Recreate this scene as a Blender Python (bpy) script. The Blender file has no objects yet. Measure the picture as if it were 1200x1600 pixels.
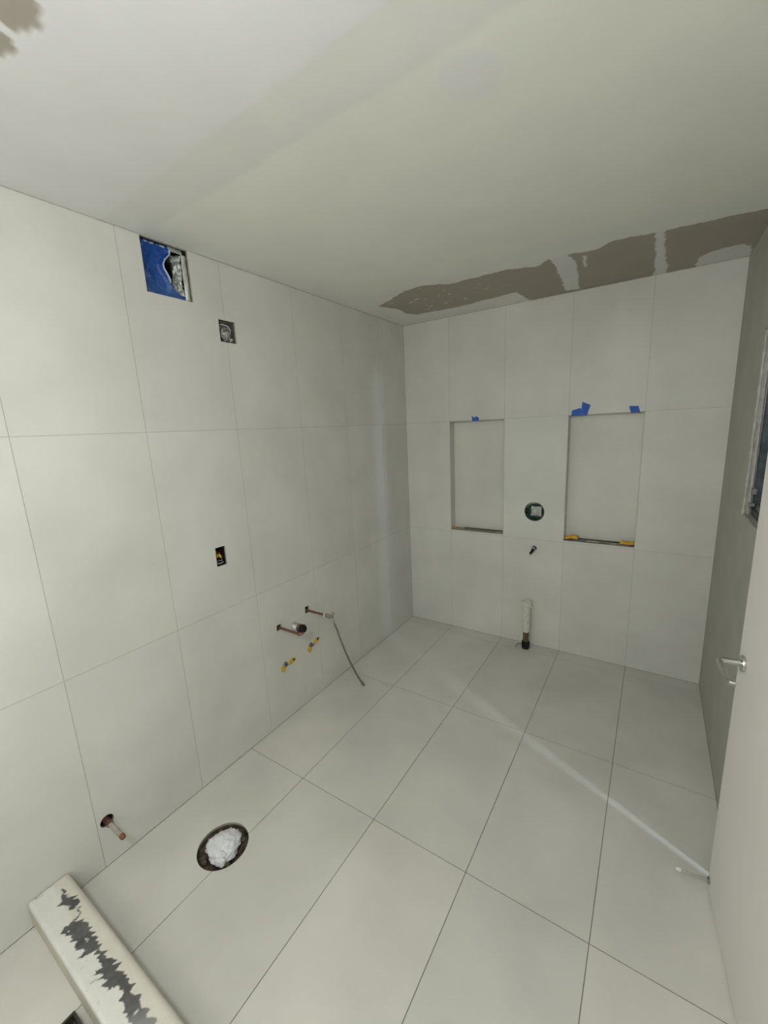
import bpy, math, random
import numpy as np
from mathutils import Vector, Matrix

S = bpy.context.scene
COL = S.collection
random.seed(7)

# ------------------------------------------------------------------ camera
CX, CY, CZ = 1.8257342, -3.16680561, 1.77166427
W, H = 2.184, 2.597
h1, h2 = 1.8018, 0.882
YF = -4.25                                   # front wall, behind the camera
cam_d = bpy.data.cameras.new('camera')
cam = bpy.data.objects.new('camera', cam_d)
COL.objects.link(cam)
cam_d.sensor_fit = 'HORIZONTAL'
cam_d.sensor_width = 36.0
cam_d.lens = 36.0 * 640.915 / 1200.0
cam_d.clip_start = 0.02
right = Vector((0.83742896, 0.54458484, -0.04626115))
down = Vector((0.07097335, -0.19228253, -0.97876974))
fwd = Vector((-0.54191837, 0.81636682, -0.19967397))
m = Matrix((right, -down, -fwd)).transposed().to_4x4()
m.translation = (CX, CY, CZ)
cam.matrix_world = m
S.camera = cam

# ------------------------------------------------------------------ world and light
wd = bpy.data.worlds.new('world')
S.world = wd
wd.use_nodes = True
wd.node_tree.nodes['Background'].inputs[0].default_value = (0.68, 0.72, 0.8, 1)
wd.node_tree.nodes['Background'].inputs[1].default_value = 0.12


def lamp(name, kind, loc, energy, color, size=0.1, target=None, **kw):
    l = bpy.data.lights.new(name, kind)
    o = bpy.data.objects.new(name, l)
    COL.objects.link(o)
    o.location = loc
    l.energy = energy
    l.color = color
    if kind == 'AREA':
        l.size = size
    else:
        l.shadow_soft_size = size
    for k, v in kw.items():
        setattr(l, k, v)
    if target is not None:
        d = Vector(target) - Vector(loc)
        o.rotation_euler = d.to_track_quat('-Z', 'Y').to_euler()
    return o


lamp('room_bulb', 'POINT', (1.60, -3.48, 2.20), 43.5, (0.99, 1.0, 0.98), 0.07)
lamp('rear_fill', 'POINT', (1.30, -4.0, 1.4), 13, (0.99, 1.0, 0.98), 0.25)  # unseen soft fill, added to even out the falloff towards the far end
lamp('slit_streak_lamp', 'POINT', (3.10, -1.905, 2.38), 76, (0.64, 0.78, 1.0), 0.032)  # unseen lamp added outside the slit to throw the bluish streak

S.view_settings.view_transform = 'Standard'
S.view_settings.look = 'None'
S.view_settings.exposure = 0.0
S.view_settings.gamma = 1.0
S.view_settings.use_curve_mapping = False


# ------------------------------------------------------------------ materials
def mat(name, color, rough=0.6, metal=0.0, noise=None, bump=None, attr=None, mix_attr=None, spec=None, alpha=None, trans=0.0):
    """noise=(scale, amount, detail); bump=(scale, strength, distance); attr multiplies the colour, mix_attr replaces it"""
    mt = bpy.data.materials.new(name)
    mt.use_nodes = True
    nt = mt.node_tree
    b = nt.nodes['Principled BSDF']
    b.inputs['Base Color'].default_value = (*color, 1)
    b.inputs['Roughness'].default_value = rough
    b.inputs['Metallic'].default_value = metal
    if spec is not None:
        b.inputs['Specular IOR Level'].default_value = spec
    if trans:
        b.inputs['Transmission Weight'].default_value = trans
    tc = nt.nodes.new('ShaderNodeTexCoord')
    src = None
    if mix_attr:
        a = nt.nodes.new('ShaderNodeAttribute')
        a.attribute_name = mix_attr
        src = a.outputs['Color']
    if noise:
        n = nt.nodes.new('ShaderNodeTexNoise')
        n.inputs['Scale'].default_value = noise[0]
        n.inputs['Detail'].default_value = noise[2]
        nt.links.new(tc.outputs['Object'], n.inputs['Vector'])
        mr = nt.nodes.new('ShaderNodeMapRange')
        mr.inputs['From Min'].default_value = 0.3
        mr.inputs['From Max'].default_value = 0.7
        mr.inputs['To Min'].default_value = 1 - noise[1]
        mr.inputs['To Max'].default_value = 1 + noise[1]
        nt.links.new(n.outputs['Fac'], mr.inputs['Value'])
        mx = nt.nodes.new('ShaderNodeVectorMath')
        mx.operation = 'MULTIPLY'
        mx.inputs[0].default_value = color
        if src is not None:
            nt.links.new(src, mx.inputs[0])
        nt.links.new(mr.outputs[0], mx.inputs[1])
        src = mx.outputs[0]
    if attr:
        a = nt.nodes.new('ShaderNodeAttribute')
        a.attribute_name = attr
        mx = nt.nodes.new('ShaderNodeVectorMath')
        mx.operation = 'MULTIPLY'
        mx.inputs[0].default_value = color
        if src is not None:
            nt.links.new(src, mx.inputs[0])
        nt.links.new(a.outputs['Color'], mx.inputs[1])
        src = mx.outputs[0]
    if src is not None:
        nt.links.new(src, b.inputs['Base Color'])
    if bump:
        n = nt.nodes.new('ShaderNodeTexNoise')
        n.inputs['Scale'].default_value = bump[0]
        n.inputs['Detail'].default_value = 6
        nt.links.new(tc.outputs['Object'], n.inputs['Vector'])
        bp = nt.nodes.new('ShaderNodeBump')
        bp.inputs['Strength'].default_value = bump[1]
        bp.inputs['Distance'].default_value = bump[2]
        nt.links.new(n.outputs['Fac'], bp.inputs['Height'])
        nt.links.new(bp.outputs[0], b.inputs['Normal'])
    return mt


M = dict(
    tile=mat('porcelain_tile', (0.665, 0.664, 0.615), 0.42, noise=(2.6, 0.07, 5), bump=(60, 0.04, 0.001), attr='tint', spec=0.35),
    floor_tile=mat('floor_porcelain', (0.635, 0.625, 0.575), 0.36, noise=(2.4, 0.08, 6), bump=(80, 0.05, 0.001), attr='tint', spec=0.4),
    grout=mat('wall_grout', (0.42, 0.41, 0.37), 0.9, noise=(40, 0.2, 3)),
    floor_grout=mat('floor_grout', (0.22, 0.20, 0.17), 0.9, noise=(40, 0.2, 3)),
    cavity=mat('wall_cavity', (0.02, 0.018, 0.014), 0.95, noise=(30, 0.6, 3)),
    cut=mat('cut_tile_edge', (0.36, 0.34, 0.29), 0.85, noise=(50, 0.2, 3)),
    ceiling=mat('ceiling_board', (1, 1, 1), 0.85, noise=(5, 0.02, 5), bump=(90, 0.10, 0.002), mix_attr='Col'),
    skim=mat('grey_skim_plaster', (0.45, 0.452, 0.40), 0.8, noise=(5, 0.06, 5), bump=(50, 0.1, 0.002)),
    paint=mat('painted_wall', (0.6, 0.6, 0.56), 0.7, noise=(4, 0.03, 4)),
    door=mat('door_paint', (0.83, 0.80, 0.76), 0.5, noise=(2.2, 0.03, 4), bump=(120, 0.06, 0.0006)),
    door_edge=mat('door_edge_wood', (0.45, 0.40, 0.33), 0.6),
    chrome=mat('chrome', (0.62, 0.62, 0.62), 0.12, 1.0),
    steel=mat('dull_steel', (0.30, 0.30, 0.29), 0.35, 0.8, noise=(60, 0.3, 3)),
    braid=mat('braided_steel', (0.27, 0.265, 0.24), 0.5, 0.5, noise=(300, 0.45, 2)),
    copper=mat('aged_copper', (0.21, 0.10, 0.075), 0.45, 0.55, noise=(40, 0.4, 4)),
    copper_cut=mat('bright_copper', (0.26, 0.115, 0.075), 0.45, 0.5),
    dusty=mat('dusty_copper', (0.36, 0.33, 0.28), 0.75, noise=(90, 0.3, 4)),
    black=mat('black_rubber', (0.008, 0.008, 0.010), 0.6, spec=0.25),
    white=mat('white_plastic', (0.68, 0.67, 0.61), 0.4),
    ptape=mat('white_thread_tape', (0.72, 0.71, 0.64), 0.6, noise=(120, 0.08, 2)),
    brass=mat('dull_brass', (0.17, 0.115, 0.065), 0.5, 0.5, noise=(50, 0.3, 3)),
    yellow=mat('yellow_plastic', (0.62, 0.42, 0.05), 0.5, noise=(60, 0.2, 3)),
    ytape=mat('yellow_tape', (0.72, 0.40, 0.03), 0.55, noise=(40, 0.15, 3)),
    btape=mat('blue_painter_tape', (0.015, 0.10, 0.48), 0.6, noise=(60, 0.15, 3)),
    bfilm=mat('blue_film', (1, 1, 1), 0.45, mix_attr='Col', bump=(35, 0.35, 0.004)),
    foil=mat('crumpled_foil', (0.40, 0.42, 0.40), 0.38, 0.55, noise=(28, 0.45, 4), bump=(70, 0.7, 0.006)),
    galv=mat('galvanised_metal', (0.50, 0.52, 0.50), 0.45, 0.4, noise=(25, 0.25, 4)),
    wrap=mat('clear_plastic_wrap', (0.36, 0.36, 0.35), 0.18, 0.5, noise=(60, 0.75, 4), bump=(70, 1.0, 0.012)),
    mortar=mat('rough_mortar', (0.36, 0.35, 0.31), 0.95, noise=(22, 0.55, 5), bump=(60, 0.8, 0.006)),
    green=mat('dark_green_plastic', (0.012, 0.065, 0.045), 0.35),
    guard=mat('plaster_guard', (0.42, 0.42, 0.40), 0.6, noise=(45, 0.4, 5), bump=(50, 0.5, 0.004)),
    rubble=mat('cut_concrete', (0.085, 0.065, 0.045), 0.95, noise=(30, 0.75, 6), bump=(50, 1.0, 0.012)),
    bag=mat('white_plastic_bag', (0.72, 0.73, 0.75), 0.30, bump=(22, 0.5, 0.012)),
    plank=mat('plastered_board', (1, 1, 1), 0.75, mix_attr='Col', bump=(70, 0.35, 0.003)),
    tray=mat('dark_tray_plastic', (0.035, 0.036, 0.022), 0.4, noise=(20, 0.3, 3)),
    plaster=mat('white_plaster_edge', (0.44, 0.43, 0.39), 0.85, noise=(30, 0.18, 4), bump=(45, 0.6, 0.006)),
    sash=mat('dark_window_metal', (0.07, 0.085, 0.095), 0.3, 0.6, noise=(30, 0.4, 3)),
    glass=mat('window_glass', (0.40, 0.42, 0.42), 0.08, trans=0.9),
)


# ------------------------------------------------------------------ mesh helpers
class MB:
    def __init__(self):
        self.v, self.f, self.m, self.c = [], [], [], []

    def face(self, pts, mi=0, c=(1, 1, 1)):
        n = len(self.v)
        self.v += [tuple(p) for p in pts]
        self.f.append(tuple(range(n, n + len(pts))))
        self.m.append(mi)
        self.c.append(c)

    def box(self, a, b, mi=0, c=(1, 1, 1), M4=None):
        x0, y0, z0 = a
        x1, y1, z1 = b
        P = [(x0, y0, z0), (x1, y0, z0), (x1, y1, z0), (x0, y1, z0), (x0, y0, z1), (x1, y0, z1), (x1, y1, z1), (x0, y1, z1)]
        if M4 is not None:
            P = [tuple(M4 @ Vector(p)) for p in P]
        n = len(self.v)
        self.v += P
        for q in ((0, 3, 2, 1), (4, 5, 6, 7), (0, 1, 5, 4), (1, 2, 6, 5), (2, 3, 7, 6), (3, 0, 4, 7)):
            self.f.append(tuple(n + i for i in q))
            self.m.append(mi)
            self.c.append(c)
        return self

    def tube(self, pts, rad, seg=16, mi=0, caps=True):
        """sweep circles along a polyline; rad a number or one per point"""
        pts = [Vector(p) for p in pts]
        if not hasattr(rad, '__len__'):
            rad = [rad] * len(pts)
        base = len(self.v)
        ref = None
        for i, p in enumerate(pts):
            t = (pts[min(i + 1, len(pts) - 1)] - pts[max(i - 1, 0)])
            if t.length < 1e-9:
                t = pts[-1] - pts[0]
            t.normalize()
            if ref is None:
                ref = t.orthogonal().normalized()
            ref = (ref - t * ref.dot(t)).normalized()
            bn = t.cross(ref)
            for k in range(seg):
                a = 2 * math.pi * k / seg
                self.v.append(tuple(p + (ref * math.cos(a) + bn * math.sin(a)) * rad[i]))
        for i in range(len(pts) - 1):
            for k in range(seg):
                a = base + i * seg + k
                b = base + i * seg + (k + 1) % seg
                self.f.append((a, b, b + seg, a + seg))
                self.m.append(mi)
                self.c.append((1, 1, 1))
        if caps:
            self.f.append(tuple(base + k for k in reversed(range(seg))))
            self.f.append(tuple(base + (len(pts) - 1) * seg + k for k in range(seg)))
            self.m += [mi, mi]
            self.c += [(1, 1, 1)] * 2
        return self

    def lathe(self, o, axis, prof, seg=24, mi=0, caps=False):
        """prof: (distance along axis, radius)"""
        ax = Vector(axis).normalized()
        e1 = ax.orthogonal().normalized()
        e2 = ax.cross(e1)
        o = Vector(o)
        base = len(self.v)
        for t, r in prof:
            for k in range(seg):
                a = 2 * math.pi * k / seg
                self.v.append(tuple(o + ax * t + (e1 * math.cos(a) + e2 * math.sin(a)) * r))
        for i in range(len(prof) - 1):
            for k in range(seg):
                a = base + i * seg + k
                b = base + i * seg + (k + 1) % seg
                self.f.append((a, b, b + seg, a + seg))
                self.m.append(mi)
                self.c.append((1, 1, 1))
        if caps:
            self.f.append(tuple(base + k for k in reversed(range(seg))))
            self.f.append(tuple(base + (len(prof) - 1) * seg + k for k in range(seg)))
            self.m += [mi, mi]
            self.c += [(1, 1, 1)] * 2
        return self

    def grid(self, fn, nu, nv, mi=0, keep=None):
        base = len(self.v)
        for j in range(nv + 1):
            for i in range(nu + 1):
                self.v.append(tuple(fn(i / nu, j / nv)))
        for j in range(nv):
            for i in range(nu):
                if keep and not keep((i + .5) / nu, (j + .5) / nv):
                    continue
                a = base + j * (nu + 1) + i
                self.f.append((a, a + 1, a + nu + 2, a + nu + 1))
                self.m.append(mi)
                self.c.append((1, 1, 1))
        return self

    def build(self, name, mats, parent=None, smooth=False, bevel=0, solid=0, tint=False, sub=0, weld=True):
        if not isinstance(mats, (list, tuple)):
            mats = [mats]
        me = bpy.data.meshes.new(name)
        me.from_pydata(self.v, [], self.f)
        me.polygons.foreach_set('material_index', self.m)
        for q in mats:
            me.materials.append(q)
        if tint:
            ca = me.color_attributes.new('tint', 'FLOAT_COLOR', 'CORNER')
            k = 0
            buf = []
            for p in me.polygons:
                c = self.c[p.index]
                buf += [*c, 1.0] * p.loop_total
            ca.data.foreach_set('color', buf)
        me.update()
        o = bpy.data.objects.new(name, me)
        COL.objects.link(o)
        if parent is not None:
            o.parent = parent
            o.matrix_parent_inverse = Matrix.Translation(-Vector(parent.location))
        if smooth:
            me.polygons.foreach_set('use_smooth', [True] * len(me.polygons))
            if smooth != 'all':
                try:
                    me.set_sharp_from_angle(angle=math.radians(40))
                except Exception:
                    pass
        if bevel:
            b = o.modifiers.new('bevel', 'BEVEL')
            b.width = bevel
            b.segments = 2
            b.limit_method = 'ANGLE'
        if solid:
            s = o.modifiers.new('solid', 'SOLIDIFY')
            s.thickness = solid
        if sub:
            s = o.modifiers.new('sub', 'SUBSURF')
            s.levels = s.render_levels = sub
        return o


def empty(name, loc, label, cat, group=None):
    o = bpy.data.objects.new(name, None)
    COL.objects.link(o)
    o.location = loc
    o.empty_display_size = 0.05
    return tag(o, label, cat, group)


def tag(o, label, cat, group=None):
    o['label'] = label
    o['category'] = cat
    if group:
        o['group'] = group
    return o


def struct(o, label=None, cat=None):
    o['kind'] = 'structure'
    if label:
        o['label'] = label
        o['category'] = cat
    return o


# value noise on arrays (seeded lattice)
def vnoise(x, y, s, seed=0):
    x = np.asarray(x, float) * s
    y = np.asarray(y, float) * s
    xi, yi = np.floor(x), np.floor(y)
    fx, fy = x - xi, y - yi
    fx = fx * fx * (3 - 2 * fx)
    fy = fy * fy * (3 - 2 * fy)

    def h(a, b):
        v = np.sin(a * 127.1 + b * 311.7 + seed * 74.7) * 43758.5453
        return v - np.floor(v)
    return (h(xi, yi) * (1 - fx) + h(xi + 1, yi) * fx) * (1 - fy) + (h(xi, yi + 1) * (1 - fx) + h(xi + 1, yi + 1) * fx) * fy


def fbm(x, y, s, seed=0, n=4):
    r, a, t = 0, 1, 0
    for i in range(n):
        r = r + a * (vnoise(x, y, s * 2 ** i, seed + i) - .5)
        t += a
        a *= .55
    return r / t * 2


def sdf(px, py, poly):
    """signed distance to a polygon, negative inside"""
    d = np.full(px.shape, 1e9)
    ins = np.zeros(px.shape, bool)
    n = len(poly)
    for i in range(n):
        ax, ay = poly[i]
        bx, by = poly[(i + 1) % n]
        ex, ey = bx - ax, by - ay
        t = np.clip(((px - ax) * ex + (py - ay) * ey) / (ex * ex + ey * ey + 1e-12), 0, 1)
        d = np.minimum(d, np.hypot(px - ax - t * ex, py - ay - t * ey))
        if abs(ey) > 1e-12:
            c = ((ay > py) != (by > py)) & (px < (bx - ax) * (py - ay) / (by - ay) + ax)
            ins ^= c
    return np.where(ins, -d, d)


def sst(e0, e1, x):
    t = np.clip((x - e0) / (e1 - e0), 0, 1)
    return t * t * (3 - 2 * t)


# ------------------------------------------------------------------ tiled walls
def tiled(mb, P, ucuts, vcuts, holes, gap=0.002, depth=0.0014, tcol=None, rnd=None):
    """P(u, v, d) -> point, d = depth behind the face. holes: ('r',u0,u1,v0,v1,depth,matindex) or ('c',u,v,r,depth,mi).
    materials: 0 tile, 1 grout, 2 cavity, 3 cut edge"""
    def patch(u0, u1, v0, v1, d, mi, c):
        hs = []
        for h in holes:
            if h[0] == 'r':
                b = h[1:5]
            else:
                q = h[3] * 1.25
                b = (h[1] - q, h[1] + q, h[2] - q, h[2] + q)
            if b[0] < u1 and b[1] > u0 and b[2] < v1 and b[3] > v0:
                hs.append((h, b))
        us = sorted({u0, u1} | {x for h, b in hs for x in b[:2] if u0 < x < u1})
        vs = sorted({v0, v1} | {x for h, b in hs for x in b[2:] if v0 < x < v1})
        for i in range(len(us) - 1):
            for j in range(len(vs) - 1):
                a0, a1, b0, b1 = us[i], us[i + 1], vs[j], vs[j + 1]
                cu, cv = (a0 + a1) / 2, (b0 + b1) / 2
                hit = None
                for h, b in hs:
                    if b[0] <= cu <= b[1] and b[2] <= cv <= b[3]:
                        hit = h
                if hit is None:
                    mb.face([P(a0, b0, d), P(a1, b0, d), P(a1, b1, d), P(a0, b1, d)], mi, c)
                elif hit[0] == 'c':
                    _, hu, hv, r, *_r = hit
                    N = 48
                    # ring of quads clipped to this cell: only when the whole square lies in the cell or is cut by a joint
                    def edge(a):
                        ca, sa = math.cos(a), math.sin(a)
                        q = r * 1.25
                        k = q / max(abs(ca), abs(sa))
                        return hu + ca * k, hv + sa * k
                    for k in range(N):
                        A0, A1 = 2 * math.pi * (k) / N, 2 * math.pi * (k + 1) / N
                        e0, e1 = edge(A0), edge(A1)
                        c0 = (hu + r * math.cos(A0), hv + r * math.sin(A0))
                        c1 = (hu + r * math.cos(A1), hv + r * math.sin(A1))
                        q = [c0, e0, e1, c1]
                        # clip to the cell
                        for ax, lo, hi in ((0, a0, a1), (1, b0, b1)):
                            for sgn, lim in ((1, lo), (-1, hi)):
                                out = []
                                for t in range(len(q)):
                                    p0, p1 = q[t], q[(t + 1) % len(q)]
                                    s0, s1 = sgn * (p0[ax] - lim), sgn * (p1[ax] - lim)
                                    if s0 >= 0:
                                        out.append(p0)
                                    if (s0 >= 0) != (s1 >= 0):
                                        w = s0 / (s0 - s1)
                                        out.append((p0[0] + (p1[0] - p0[0]) * w, p0[1] + (p1[1] - p0[1]) * w))
                                q = out
                                if not q:
                                    break
                            if not q:
                                break
                        if len(q) >= 3:
                            mb.face([P(x, y, d) for x, y in q], mi, c)
    g = gap / 2
    for i in range(len(ucuts) - 1):
        for j in range(len(vcuts) - 1):
            u0, u1, v0, v1 = ucuts[i] + g, ucuts[i + 1] - g, vcuts[j] + g, vcuts[j + 1] - g
            t = 1 + random.uniform(-0.028, 0.028)
            w = random.uniform(-0.006, 0.006)
            c = (t + w, t, t - w)
            patch(u0, u1, v0, v1, 0, 0, c)
            for (a, b) in (((u0, v0), (u1, v0)), ((u1, v0), (u1, v1)), ((u1, v1), (u0, v1)), ((u0, v1), (u0, v0))):
                # the rim stops where a hole crosses it
                L_ = math.hypot(b[0] - a[0], b[1] - a[1])
                ts = [0.0, 1.0]
                for h in holes:
                    bb = h[1:5] if h[0] == 'r' else (h[1] - h[3], h[1] + h[3], h[2] - h[3], h[2] + h[3])
                    if a[0] == b[0] and bb[0] < a[0] < bb[1]:
                        hw = (bb[3] - bb[2]) / 2 if h[0] == 'r' else math.sqrt(max(h[3] ** 2 - (a[0] - h[1]) ** 2, 0))
                        cm, k = (bb[2] + bb[3]) / 2, 1
                    elif a[1] == b[1] and bb[2] < a[1] < bb[3]:
                        hw = (bb[1] - bb[0]) / 2 if h[0] == 'r' else math.sqrt(max(h[3] ** 2 - (a[1] - h[2]) ** 2, 0))
                        cm, k = (bb[0] + bb[1]) / 2, 0
                    else:
                        continue
                    for e_ in (cm - hw, cm + hw):
                        t_ = (e_ - a[k]) / (b[k] - a[k])
                        if 0 < t_ < 1:
                            ts.append(t_)
                ts.sort()
                for t0, t1 in zip(ts, ts[1:]):
                    q0 = (a[0] + (b[0] - a[0]) * t0, a[1] + (b[1] - a[1]) * t0)
                    q1 = (a[0] + (b[0] - a[0]) * t1, a[1] + (b[1] - a[1]) * t1)
                    mx_, my_ = (q0[0] + q1[0]) / 2, (q0[1] + q1[1]) / 2
                    if any((h[0] == 'r' and h[1] < mx_ < h[2] and h[3] < my_ < h[4]) or (h[0] == 'c' and math.hypot(mx_ - h[1], my_ - h[2]) < h[3]) for h in holes):
                        continue
                    mb.face([P(*q0, 0), P(*q0, depth), P(*q1, depth), P(*q1, 0)], 0, c)
    patch(ucuts[0], ucuts[-1], vcuts[0], vcuts[-1], depth, 1, (1, 1, 1))
    for h in holes:
        if h[0] == 'r':
            _, u0, u1, v0, v1, dep, mi = h
            cs = [(u0, v0), (u1, v0), (u1, v1), (u0, v1)]
            L = 0.011
            for k in range(4):
                a, b = cs[k], cs[(k + 1) % 4]
                if mi >= 0:
                    mb.face([P(*a, 0), P(*b, 0), P(*b, L), P(*a, L)], 3)
                    mb.face([P(*a, L), P(*b, L), P(*b, dep), P(*a, dep)], mi)
            if mi >= 0:
                mb.face([P(*q, dep) for q in cs], mi)
        else:
            _, hu, hv, r, dep, mi = h
            N = 48
            ring = [(hu + r * math.cos(2 * math.pi * k / N), hv + r * math.sin(2 * math.pi * k / N)) for k in range(N)]
            for k in range(N):
                a, b = ring[k], ring[(k + 1) % N]
                mb.face([P(*a, 0), P(*b, 0), P(*b, 0.011), P(*a, 0.011)], 3)
                mb.face([P(*a, 0.011), P(*b, 0.011), P(*b, dep), P(*a, dep)], mi)
            mb.face([P(*q, dep) for q in ring], mi)


TM = [M['tile'], M['grout'], M['cavity'], M['cut']]
XC = [0.0, 0.407, 0.857, 1.307, 1.757, W]
YC = [0.0, -0.387, -0.837, -1.287, -1.759, -2.223, -2.678, -3.128, -3.578, -4.028, YF]
ZC = [0.0, h2, h1, H]

# left wall (face at x = 0, looking +x); u = y
mb = MB()
left_holes = [
    ('r', -2.127, -1.918, 2.379, 2.5925, 0.12, 2),
    ('r', -1.795, -1.700, 2.227, 2.330, 0.07, 2),
    ('r', -1.975, -1.917, 1.117, 1.217, 0.06, 2),
    ('r', -1.640, -1.604, 0.604, 0.640, 0.04, 2),
    ('r', -1.395, -1.360, 0.615, 0.660, 0.04, 2),
    ('c', -2.640, 0.203, 0.026, 0.04, 2),
    ('c', -1.602, 0.366, 0.016, 0.03, 2),
    ('c', -1.372, 0.383, 0.016, 0.03, 2),
]
tiled(mb, lambda u, v, d: (-d, u, v), sorted(YC), ZC, left_holes)
mb.box((-0.16, YF, 0), (-0.13, 0, H), 1)
wl = struct(mb.build('wall_left', TM, tint=True))

# back wall (face at y = 0, looking -y); u = x
mb = MB()
N1 = (0.409, 0.855, 0.897, 1.799)
N2 = (1.307, 1.755, 0.897, 1.799)
ND = 0.088
back_holes = [('r', *N1, ND, -1), ('r', *N2, ND, -1), ('c', 1.093, 1.099, 0.073, 0.07, 2), ('c', 1.100, 0.812, 0.018, 0.03, 2)]
tiled(mb, lambda u, v, d: (u, d, v), XC, ZC, back_holes)
for (a, b, c, d) in (N1, N2):
    e = (0.97, 0.97, 0.97)
    mb.face([(a, ND, c), (b, ND, c), (b, ND, d), (a, ND, d)], 0, (1.0, 0.99, 0.98))
    mb.face([(a, 0, c), (a, ND, c), (a, ND, d), (a, 0, d)], 0, e)
    mb.face([(b, 0, d), (b, ND, d), (b, ND, c), (b, 0, c)], 0, e)
    mb.face([(a, 0, d), (a, ND, d), (b, ND, d), (b, 0, d)], 0, e)
    mb.face([(a, 0, c), (b, 0, c), (b, ND, c), (a, ND, c)], 3, e)
mb.box((0, 0.13, 0), (W, 0.16, H), 1)
wb = struct(mb.build('wall_back', TM, tint=True))

# floor; u = x, v = y
mb = MB()
tiled(mb, lambda u, v, d: (u, v, -d), XC, sorted([0.0, -0.114, -1.014, -1.914, -2.814, -3.714, YF]), [('c', 0.352, -2.357, 0.108, 0.06, 2)], gap=0.0032, depth=0.0016)
mb.box((-0.1, YF - 0.1, -0.12), (W + 0.1, 0.1, -0.09), 1)
struct(mb.build('floor', [M['floor_tile'], M['floor_grout'], M['rubble'], M['cut']], tint=True))

# right wall (face at x = W, looking -x) with the window, a narrow slit added behind the door edge to shape the light streak and the doorway
mb = MB()
WZ0, WZ1, WY0, WY1 = 1.308, 2.112, -1.40, -0.722
GY0, GY1 = -1.528, -1.455
RH = [('r', WY0, WY1, WZ0, WZ1, 0.1, -1), ('r', GY0, GY1, 0.02, 2.33, 0.1, -1), ('r', -3.07, -2.29, 0.0, 2.06, 0.1, -1)]
tiled(mb, lambda u, v, d: (W + d, u, v), [YF, 0.0], [0.0, H], RH, gap=0)
# the wall's own thickness around the openings
T = 0.11
for (y0, y1, z0, z1, mi) in ((WY0, WY1, WZ0, WZ1, 4), (GY0, GY1, 0.02, 2.33, 3), (-3.07, -2.29, 0.0, 2.06, 4)):
    cs = [(y0, z0), (y1, z0), (y1, z1), (y0, z1)]
    for k in range(4):
        a, b = cs[k], cs[(k + 1) % 4]
        mb.face([(W, *a), (W, *b), (W + T, *b), (W + T, *a)], mi)
struct(mb.build('wall_right', [M['skim'], M['skim'], M['cavity'], M['cut'], M['plaster']], tint=True))
# outer skin of the right wall with the same openings
mb = MB()
tiled(mb, lambda u, v, d: (W + T + d, u, v), [YF, -0.0], [0, H], [(a, b, c, d, e, 0.01, -1) for (a, b, c, d, e, f, g) in RH], gap=0, depth=0.001)
struct(mb.build('wall_outside', [M['grout'], M['grout'], M['cavity'], M['cut']], tint=True))

# front wall, behind the camera
mb = MB()
mb.box((-0.1, YF - 0.1, 0), (W + 0.1, YF, H), 0)
struct(mb.build('wall_front', M['paint']))

# hallway seen only through the doorway behind the camera
mb = MB()
mb.box((W + T, YF, -0.1), (W + 1.3, -2.15, -0.002), 0)
struct(mb.build('floor_hall', M['paint']))
mb = MB()
mb.box((W + 1.2, YF, 0), (W + 1.3, -2.15, H), 0)
mb.box((W + T, YF - 0.1, 0), (W + 1.3, YF, H), 0)
mb.box((W + T, -2.15, 0), (W + 1.3, -2.05, H), 0)
struct(mb.build('wall_hall', M['paint']))
mb = MB()
mb.box((W + T, YF - 0.1, H), (W + 1.3, -2.05, H + 0.05), 0)
struct(mb.build('ceiling_hall', M['paint']))

# ------------------------------------------------------------------ ceiling with joint compound and the bare strip
ys = np.concatenate([np.linspace(0, -0.92, 210), np.linspace(-0.932, -3.2, 190)[0:], np.linspace(-3.25, YF, 12)])
xs = np.linspace(0, W, 400)
gx, gy = np.meshgrid(xs, ys)
wx = gx + 0.012 * fbm(gx, gy, 22, 3) + 0.004 * fbm(gx, gy, 90, 5)
wy = gy + 0.016 * fbm(gx, gy, 18, 9) + 0.004 * fbm(gx, gy, 90, 6)
brown = [(0.16, -0.60), (0.27, -0.66), (0.455, -0.765), (0.598, -0.775), (0.72, -0.69), (0.85, -0.69), (1.064, -0.691), (1.218, -0.63), (1.293, -0.691), (1.421, -0.687), (1.506, -0.66), (1.594, -0.725), (1.747, -0.69), (1.844, -0.688), (2.003, -0.67), (2.3, -0.62), (2.3, 0.1), (1.06, 0.1), (1.03, -0.02), (0.993, -0.248), (0.756, -0.226), (0.693, -0.205), (0.446, -0.201), (0.25, -0.235), (0.21, -0.33), (0.225, -0.45)]
blob1 = [(1.294, -0.72), (1.385, -0.70), (1.40, -0.532), (1.365, -0.202), (1.345, -0.03), (1.265, -0.05), (1.285, -0.325), (1.301, -0.571)]
blob2 = [(1.757, -0.72), (1.797, -0.72), (1.803, -0.368), (1.815, -0.075), (1.80, 0.05), (1.745, 0.05), (1.757, -0.349)]
flap = [(1.945, 0.03), (1.952, -0.167), (2.046, -0.243), (2.123, -0.228), (2.165, -0.178), (2.2, 0.05)]
small = [(1.440, -0.63), (1.455, -0.619), (1.441, -0.45), (1.427, -0.45)]
corner1 = [(0.45, -2.90), (0.82, -2.90), (0.79, -2.73), (0.775, -2.692), (0.721, -2.69), (0.673, -2.694), (0.671, -2.71), (0.674, -2.75)]
corner2 = [(0.60, -2.74), (0.649, -2.723), (0.655, -2.703), (0.627, -2.686), (0.606, -2.70), (0.55, -2.73)]
b = sst(0.004, -0.004, sdf(wx, wy, brown))
blobs = np.zeros(gx.shape)
for pl in (blob1, blob2, flap, small):
    _k = sst(0.004, -0.004, sdf(wx, wy, pl))
    b = b * (1 - _k * 0.92)
    blobs = np.maximum(blobs, _k)
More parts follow.
